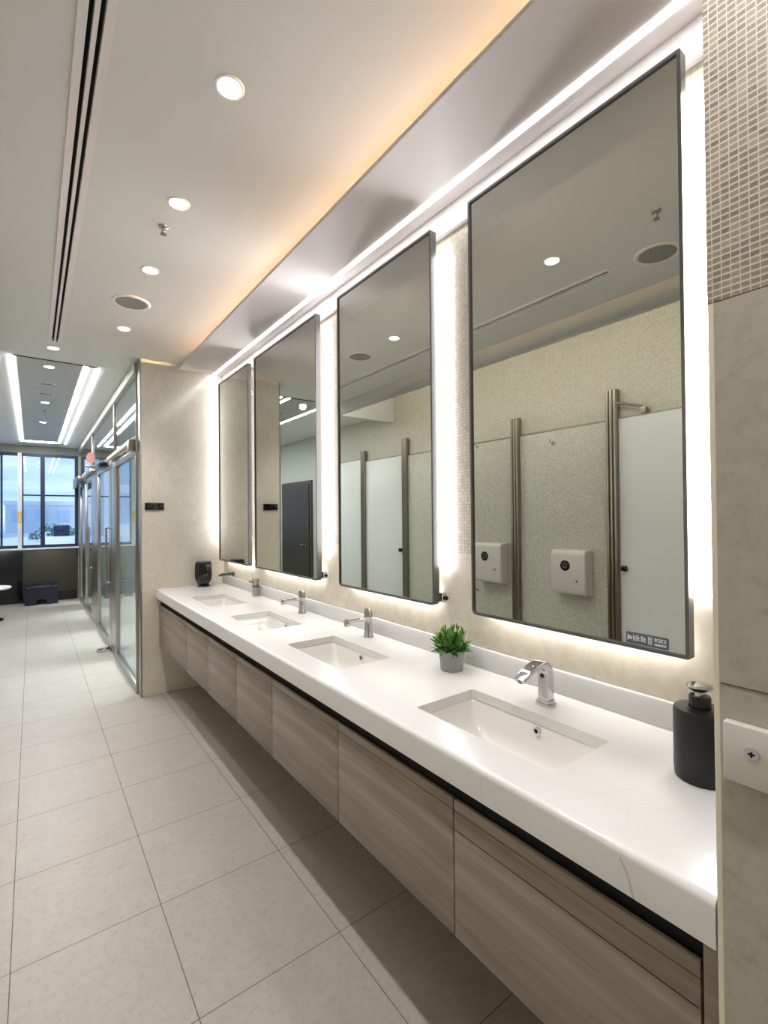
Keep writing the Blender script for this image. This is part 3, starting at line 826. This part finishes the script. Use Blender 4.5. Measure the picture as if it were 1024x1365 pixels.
def panel(y0, y1, lab):
    t = thing('partition_panel', lab, 'partition panel', (XS, (y0+y1)/2, 0), 'textured stall partition panels')
    obj('board', B(XS-.025, XS-.005, y0, y1, .04, 2.185, bev=.001), M['texture_panel'], t)
    obj('top_rail', B(XS-.028, XS-.002, y0, y1, 2.186, 2.20), M['steel_dark'], t)
    bm = nb()
    box(bm, XS-.0255, XS-.003, y0, y1, .0, .039); obj('kick_rail', bm, M['steel_dark'], t)
panel(1.932, 2.760, 'textured stone-look stall panel carrying the larger reflected paper dispenser')
panel(2.853, 4.393, 'textured stone-look stall panel left of the dispensers in the nearest mirror')

def sdoor(y0, y1, lab, latch=None, top=2.19):
    t = thing('stall_door', lab, 'door', (XS, (y0+y1)/2, 0), 'white toilet stall doors')
    obj('leaf', B(XS-.022, XS-.002, y0, y1, .045, top, bev=.002), M['white_panel'], t)
    obj('edge_trim', B(XS-.024, XS-.0015, y0, y1, top+.0005, top+.011), M['steel_dark'], t)
    if latch:
        obj('latch', B(XS-.0019, XS+.035, latch-.018, latch+.018, 1.02, 1.06, bev=.004), M['gloss_black'], t)
    return t
sdoor(.55, 1.838, 'white stall door seen reflected at the right of the nearest mirror', 1.80)
sdoor(4.49, 5.292, 'white stall door between two posts in the second mirror', 4.53, 2.20)
sdoor(5.388, 6.70, 'white stall door left of both posts in the second mirror', None, 2.24)

def hook(y, z, lab):
    t = thing('coat_hook', lab, 'hook', (XS, y, z), 'chrome coat hooks on stall panels')
    x0 = XS-.005
    obj('rose', lathe(nb(), [(.018, .0005), (.018, .006), (.012, .010)], (x0, y, z), 'x', 24), M['chrome'], t)
    obj('peg', tube(nb(), [(x0+.0095, y, z), (x0+.03, y, z), (x0+.045, y, z+.01), (x0+.05, y, z+.026)], [.007, .006, .006, .008], 10), M['chrome'], t)
hook(2.41, 2.08, 'chrome coat hook high on the textured panel above the larger dispenser')
hook(3.28, 2.16, 'chrome coat hook high on the textured panel above the smaller dispenser')
hook(3.30, .70, 'chrome hook low at the left edge of the nearest mirror reflection')

def paper(y0, y1, z0, z1, lab):
    t = thing('paper_dispenser', lab, 'paper dispenser', (XS, (y0+y1)/2, z0), 'white paper dispensers on the stall panels')
    x0 = XS-.005
    prof_ = [(x0+.0005, z0), (x0+.10, z0+.01), (x0+.125, z0+.05), (x0+.125, z1-.03), (x0+.105, z1-.004), (x0+.0005, z1)]
    bm = prism(nb(), prof_, 'y', y0, y1)
    bmesh.ops.bevel(bm, geom=list(bm.edges), offset=.006, segments=2, affect='EDGES')
    obj('case', bm, M['white_plastic'], t)
    ym = (y0+y1)/2+.02
    wn = obj('window', lathe(nb(), [(.044, .1255), (.044, .1275), (.037, .1285), (0, .1285)], (x0, ym, z1-.13), 'x', 32), M['gloss_black'], t)
    obj('window_ring', lathe(nb(), [(.020, .1286), (.022, .1296), (.016, .1296), (.014, .1286)], (x0, ym, z1-.13), 'x', 24), M['frame'], wn)
    obj('lock', lathe(nb(), [(.009, .1255), (.009, .128), (0, .128)], (x0, y0+.07, z1-.25), 'x', 16), M['chrome'], t)
paper(2.06, 2.365, .79, 1.165, 'larger white paper dispenser with round black window, right of the reflected steel post')
paper(2.90, 3.25, .80, 1.19, 'smaller-looking white paper dispenser partly behind the reflected steel post')

# door closer arm over the reflected white door
t = thing('overhead_closer', 'steel closer arm above the reflected white stall door', 'door closer', (XS, 1.70, 2.22))
obj('bracket', B(XS-.02, XS+.03, 1.62, 1.66, 2.2015, 2.245, bev=.003), M['steel_dark'], t)
obj('arm', tube(nb(), [(XS+.02, 1.645, 2.252), (XS+.024, 1.75, 2.285), (XS+.028, 1.838, 2.31)], .010, 8), M['steel_dark'], t)

# dark service door farther along
d = struct('door_1', B(XL, XL+.03, 6.86, 7.98, 0, 2.06), plain('dark_door', rgb(66, 62, 54), .45))
obj('leaf', B(XL+.0305, XL+.045, 6.92, 7.92, .01, 2.0), plain('dark_door_leaf', rgb(54, 50, 44), .4), d)
obj('handle', tube(nb(), [(XL+.0455, 7.03, 1.0), (XL+.09, 7.03, 1.0), (XL+.09, 7.15, 1.0)], .01, 8), M['steel'], d)

# ------------------------------------------------------------------ glazed partition beyond the pier
def stile(bm, y0, y1, z0, z1, x0=XG-.012, x1=XG+.032): box(bm, x0, x1, y0, y1, z0, z1, bev=.003)
GB, GT = .07, 2.10
def door(name, y0, y1, lab, s0=.09, s1=.09, handle=None, top=GT):
    t = thing(name, lab, 'glass door', (XG, (y0+y1)/2, 0), 'steel-framed glass doors beyond the pier')
    bm = nb(); stile(bm, y0, y0+s0, .004, top); obj('stile', bm, M['steel'], t)
    bm = nb(); stile(bm, y1-s1, y1, .004, top); obj('stile', bm, M['steel'], t)
    bm = nb(); stile(bm, y0+s0+.0005, y1-s1-.0005, .004, .004+GB); obj('bottom_rail', bm, M['steel'], t)
    bm = nb(); stile(bm, y0+s0+.0005, y1-s1-.0005, top-.07, top); obj('top_rail', bm, M['steel'], t)
    obj('pane', B(XG+.006, XG+.014, y0+s0+.0005, y1-s1-.0005, GB+.005, top-.0705), M['pane'], t)
    if handle:
        h = obj('handle', tube(nb(), [(XG-.0125, handle, .75), (XG-.05, handle, .75), (XG-.05, handle, .80), (XG-.05, handle, 1.30), (XG-.05, handle, 1.35), (XG-.0125, handle, 1.35)], .011, 10), M['steel'], t)
    return t
door('glass_sidelight', 4.395, 5.62, 'tall steel-framed glass panel beside the stone pier', .03, .05, top=2.06)
door('glass_door', 5.90, 7.36, 'nearest steel-framed glass door along the corridor', .22, .12, 6.02)
door('glass_door', 7.95, 9.25, 'middle steel-framed glass door along the corridor', .12, .2, 8.0)
door('glass_door', 9.40, 10.34, 'farthest steel-framed glass door next to the window wall', .2, .3)
fr = thing('glazing_frame', 'steel framework with tall transom glass holding the corridor doors', 'glazing frame', (XG, 7.3, 0))
bm = nb(); stile(bm, YP+.123, 4.392, 0, 2.70); obj('mullion', bm, M['steel'], fr)
for a, b in ((5.63, 5.885), (7.37, 7.94), (9.26, 9.39)):
    bm = nb(); stile(bm, a, b, 0, 2.11); obj('mullion', bm, M['steel'], fr)
bm = nb(); stile(bm, 4.393, 10.36, 2.112, 2.15); obj('header', bm, M['steel'], fr)
bm = nb(); stile(bm, 4.393, 10.36, 2.68, 2.76, XG-.02, XG+.04); obj('head_rail', bm, M['tray'], fr)
for a, b in ((4.393, 5.72), (5.74, 8.0), (8.02, 10.36)):
    obj('transom_pane', B(XG+.006, XG+.014, a, b, 2.151, 2.679), M['pane'], fr)
for yy in (5.722, 8.002):
    bm = nb(); stile(bm, yy, yy+.016, 2.151, 2.679); obj('transom_bar', bm, M['steel'], fr)

# light cream bar over the first glass panel
t = thing('door_operator', 'pale cream bar with dark end cap over the glass panel beside the pier', 'door operator', (XG, 4.9, 2.10))
obj('housing', B(XG-.055, XG-.0125, 4.52, 5.86, 2.083, 2.118, bev=.006), M['cream'], t)
obj('end_cap', B(XG-.058, XG-.0125, 4.40, 4.518, 2.03, 2.115, bev=.004), M['steel_dark'], t)
# closers of the farther doors
t = thing('door_closer', 'dark door closer on the nearest glass door head', 'door closer', (XG, 6.6, 2.09), 'door closers on the glass doors')
obj('body', B(XG-.09, XG-.0125, 6.25, 6.75, 2.055, 2.11, bev=.008), M['gloss_black'], t)
obj('arm', tube(nb(), [(XG-.05, 6.76, 2.10), (XG-.16, 6.95, 2.115), (XG-.04, 7.22, 2.12)], .011, 8), M['steel'], t)
t = thing('door_closer', 'white door closer case above the middle glass door', 'door closer', (XG, 7.9, 2.13), 'door closers on the glass doors')
obj('body', B(XG-.07, XG-.0125, 7.45, 8.9, 2.105, 2.165, bev=.008), M['cream'], t)
obj('cover', B(XG-.076, XG-.0705, 7.6, 8.7, 2.112, 2.158, bev=.002), M['chrome'], t)
t = thing('door_closer', 'grey overhanging closer box above the farthest glass door', 'door closer', (XG, 9.9, 2.15), 'door closers on the glass doors')
obj('body', B(XG-.10, XG-.0125, 9.25, 10.30, 2.10, 2.17, bev=.008), M['steel'], t)
obj('end_cap', B(XG-.112, XG-.1005, 9.3, 10.2, 1.99, 2.17, bev=.004), M['frame'], t)
# small rust-brown sign
t = thing('door_sign', 'small reddish-brown rounded sign standing above the glass doors', 'sign', (XG, 7.0, 2.20))
obj('plate', prism(nb(), [(XG-.105+.05*math.cos(2*PI*k/20), 2.235+.07*math.sin(2*PI*k/20)) for k in range(20)], 'y', 7.02, 7.04), M['rust'], t)
obj('bracket', B(XG-.06, XG-.0125, 7.024, 7.036, 2.2, 2.22), M['steel'], t)
# chrome foot of the door
t = thing('floor_door_stop', 'chrome floor door stop at the foot of the nearest glass door', 'door stop', (XG-.06, 6.02, 0))
obj('shoe', prism(nb(), [(XG-.145, 6.00), (XG-.125, 5.97), (XG-.02, 5.95), (XG-.013, 5.97), (XG-.013, 6.06), (XG-.03, 6.08), (XG-.125, 6.05)], 'z', .001, .028), M['chrome'], t)
obj('pivot', lathe(nb(), [(.02, .0285), (.02, .05), (.012, .056), (0, .056)], (XG-.038, 6.02, 0), n=20), M['steel_dark'], t)

# black upright at the corner by the window
# navy bench and white table near the window
bx0, bx1, by0, by1 = -.10, .36, 9.98, 10.26
t = thing('low_bench', 'low glossy navy bench with arched foot on the floor below the window', 'bench', ((bx0+bx1)/2, (by0+by1)/2, 0))
pts = [(bx0, .0), (bx0+.13, 0), (bx0+.15, .05)]
for k in range(7):
    a = PI-PI*k/6; pts.append((bx0+.23+.075*math.cos(a), .05+.05*math.sin(a)))
pts += [(bx1-.14, .0), (bx1, 0), (bx1, .27), (bx0, .27)]
obj('body', prism(nb(), pts, 'y', by0, by1), M['navy'], t, smooth=False)
obj('seat_top', B(bx0-.012, bx1+.012, by0-.015, by1+.01, .2705, .325, bev=.012), M['navy'], t)
bm = nb()
for k in range(5): box(bm, bx0+.02+k*.09, bx0+.09+k*.09, by0-.0175, by0-.0155, .296, .306)
obj('edge_trim', bm, M['frame'], t)

tx, ty = -.53, 8.85
t = thing('round_table', 'low white round table top at the left edge of the picture', 'table', (tx, ty, 0))
obj('table_top', lathe(nb(), [(0, .48), (.28, .48), (.29, .473), (.28, .455), (0, .452)], (tx, ty, 0), n=56), M['white'], t)
obj('pedestal', lathe(nb(), [(.03, .0205), (.03, .4515)], (tx, ty, 0), n=24), M['gloss_black'], t)
obj('base', lathe(nb(), [(.2, .0005), (.2, .012), (.05, .020)], (tx, ty, 0), n=36), M['gloss_black'], t)

# yellow notice hanging at the pilaster
t = thing('yellow_notice', 'narrow yellow notice hanging on the window pilaster', 'sign', (-.172, YB-.04, 1.5))
obj('card', B(-.20, -.145, YB-.038, YB-.0305, 1.40, 1.60), M['yellow'], t)
bm = nb()
for k in range(4): box(bm, -.19, -.155, YB-.0388, YB-.0382, 1.43+k*.035, 1.443+k*.035)
obj('bars', bm, M['cream'], t)

# ------------------------------------------------------------------ outside the window
gd = struct('ground_outside', B(-60, 60, YB+.3, 140, .35, .5), M['ext_pale'])
t = thing('outside_tower', 'pale blue building outside, at the left edge of the window', 'building', (-4.1, 31, .5))
obj('wall', B(-9, -1.75, 30, 36, .501, 14), M['ext_pale'], t)
bm = nb()
for k in range(5):
    for j in range(3): box(bm, -5.6+j*1.25, -4.6+j*1.25, 29.95, 29.999, 1.2+k*2.2, 2.9+k*2.2)
obj('window', bm, M['ext_blue'], t)
t = thing('long_building', 'long low hazy building on the horizon outside the window', 'building', (2, 46, .5))
obj('wall', B(-1.6, 26, 45, 50, .501, 2.6), M['ext_far'], t)
obj('roof', B(-1.7, 26.1, 44.9, 50.1, 2.601, 2.9), M['ext_pale'], t)
bm = nb()
for k in range(18): box(bm, -1.2+k*1.4, -.4+k*1.4, 44.94, 44.998, 1.3, 2.2)
obj('window', bm, M['ext_blue'], t)
# shrub
t = thing('shrub', 'low green shrub outside behind the white kiosk', 'shrub', (.9, 26, .5))
bm = nb()
for k in range(420):
    a = random.uniform(0, 2*PI); rr = random.uniform(0, 1)**.5
    p = Vector((.85+1.0*rr*math.cos(a), 26+.5*rr*math.sin(a), .56+random.uniform(.05, .75)*(1-rr*rr*.7)))
    s = random.uniform(.05, .1); dn = Vector((random.uniform(-1, 1), random.uniform(-1, 1), random.uniform(-.3, 1))).normalized()*s
    q = dn.orthogonal().normalized()*s*.5
    bm.faces.new([bm.verts.new(v) for v in (p-dn, p+q, p+dn, p-q)])
obj('foliage', bm, M['grass_green'], t, smooth=False)
bm = nb()
for k in range(7): tube(bm, [(.5+k*.12, 26, .501), (.45+k*.14, 26, .9)], .015, 6)
obj('stem', bm, M['soil'], t)
kx, ky = .83, 20.5
t = thing('kiosk', 'white kiosk with a dark screen standing outside the window', 'kiosk', (kx, ky, .5))
obj('cabinet', B(kx-.55, kx+.42, ky-.2, ky+.3, .501, .86, bev=.04), M['white'], t)
obj('screen', B(kx-.22, kx+.26, ky-.1, ky, .861, 1.25, bev=.02), M['screen'], t)
obj('handle', tube(nb(), [(kx-.45, ky-.15, .861), (kx-.45, ky-.15, 1.0), (kx-.3, ky-.15, 1.0)], .02, 8), M['white'], t)

# added fill lights, no fixtures, to brighten the room behind the glazing
for y in (5.4, 7.4, 9.4):
    l = bpy.data.lights.new('glazed_room_fill', 'AREA'); l.energy = 48; l.spread = math.radians(75); l.size = .6; l.shape = 'SQUARE'; l.color = (.95, .98, 1)
    o = bpy.data.objects.new('glazed_room_fill', l); C.objects.link(o); o.location = (1.7, y, ZCEIL-.01)

# soft daylight from over the roof onto the outdoors
l = bpy.data.lights.new('sun', 'SUN'); l.energy = 1.6; l.angle = .2; l.color = (1, .97, .92)
o = bpy.data.objects.new('sun', l); C.objects.link(o); o.rotation_euler = (math.radians(48), 0, math.radians(-18))

# ------------------------------------------------------------------ sky
wd = bpy.data.worlds.new('sky'); bpy.context.scene.world = wd; wd.use_nodes = True
nt = wd.node_tree; bg = nt.nodes['Background']
tc = N(nt, 'ShaderNodeTexCoord'); sp = N(nt, 'ShaderNodeSeparateXYZ'); nt.links.new(tc.outputs['Generated'], sp.inputs[0])
rp = N(nt, 'ShaderNodeValToRGB'); cr = rp.color_ramp
cr.elements[0].position = 0.0; cr.elements[0].color = rgb(176, 205, 238); cr.elements[1].position = .6; cr.elements[1].color = rgb(84, 142, 226)
e = cr.elements.new(.16); e.color = rgb(132, 176, 238)
nt.links.new(sp.outputs['Z'], rp.inputs[0])
mp = N(nt, 'ShaderNodeMapping'); mp.inputs['Scale'].default_value = (3, 3, 22); nt.links.new(tc.outputs['Generated'], mp.inputs[0])
nz = N(nt, 'ShaderNodeTexNoise'); nz.inputs['Scale'].default_value = 1.6; nz.inputs['Detail'].default_value = 5; nt.links.new(mp.outputs[0], nz.inputs['Vector'])
r2 = N(nt, 'ShaderNodeValToRGB'); r2.color_ramp.elements[0].position = .42; r2.color_ramp.elements[1].position = .72
nt.links.new(nz.outputs['Fac'], r2.inputs[0])
mx = N(nt, 'ShaderNodeMix', data_type='RGBA'); nt.links.new(r2.outputs[0], mx.inputs[0]); nt.links.new(rp.outputs[0], mx.inputs[6]); mx.inputs[7].default_value = rgb(214, 230, 250)
nt.links.new(mx.outputs[2], bg.inputs['Color']); bg.inputs['Strength'].default_value = 1.5

# ------------------------------------------------------------------ camera
F = 629.41; yaw, pit, rol = math.radians(36.708), math.radians(.579), math.radians(-.5145)
cy_, sy_ = math.cos(yaw), math.sin(yaw)
fw = Vector((sy_*math.cos(pit), cy_*math.cos(pit), math.sin(pit))); rt = Vector((cy_, -sy_, 0)); up = rt.cross(fw)
r2_ = rt*math.cos(rol)+up*math.sin(rol); u2_ = -rt*math.sin(rol)+up*math.cos(rol)
cam = bpy.data.cameras.new('camera'); co = bpy.data.objects.new('camera', cam); C.objects.link(co)
cam.sensor_fit = 'HORIZONTAL'; cam.sensor_width = 36; cam.lens = F/1024*36; cam.clip_start = .02; cam.clip_end = 300
mw = Matrix((r2_, u2_, -fw)).transposed().to_4x4(); mw.translation = (0, 0, 1.45); co.matrix_world = mw
bpy.context.scene.camera = co

sc = bpy.context.scene
sc.view_settings.view_transform = 'Standard'; sc.view_settings.look = 'None'
sc.view_settings.exposure = 0.15; sc.view_settings.gamma = 1.0
cy = sc.cycles
cy.use_denoising = True
cy.max_bounces = 10; cy.diffuse_bounces = 5; cy.glossy_bounces = 6; cy.transparent_max_bounces = 12
cy.caustics_reflective = False; cy.caustics_refractive = False
cy.sample_clamp_indirect = 4
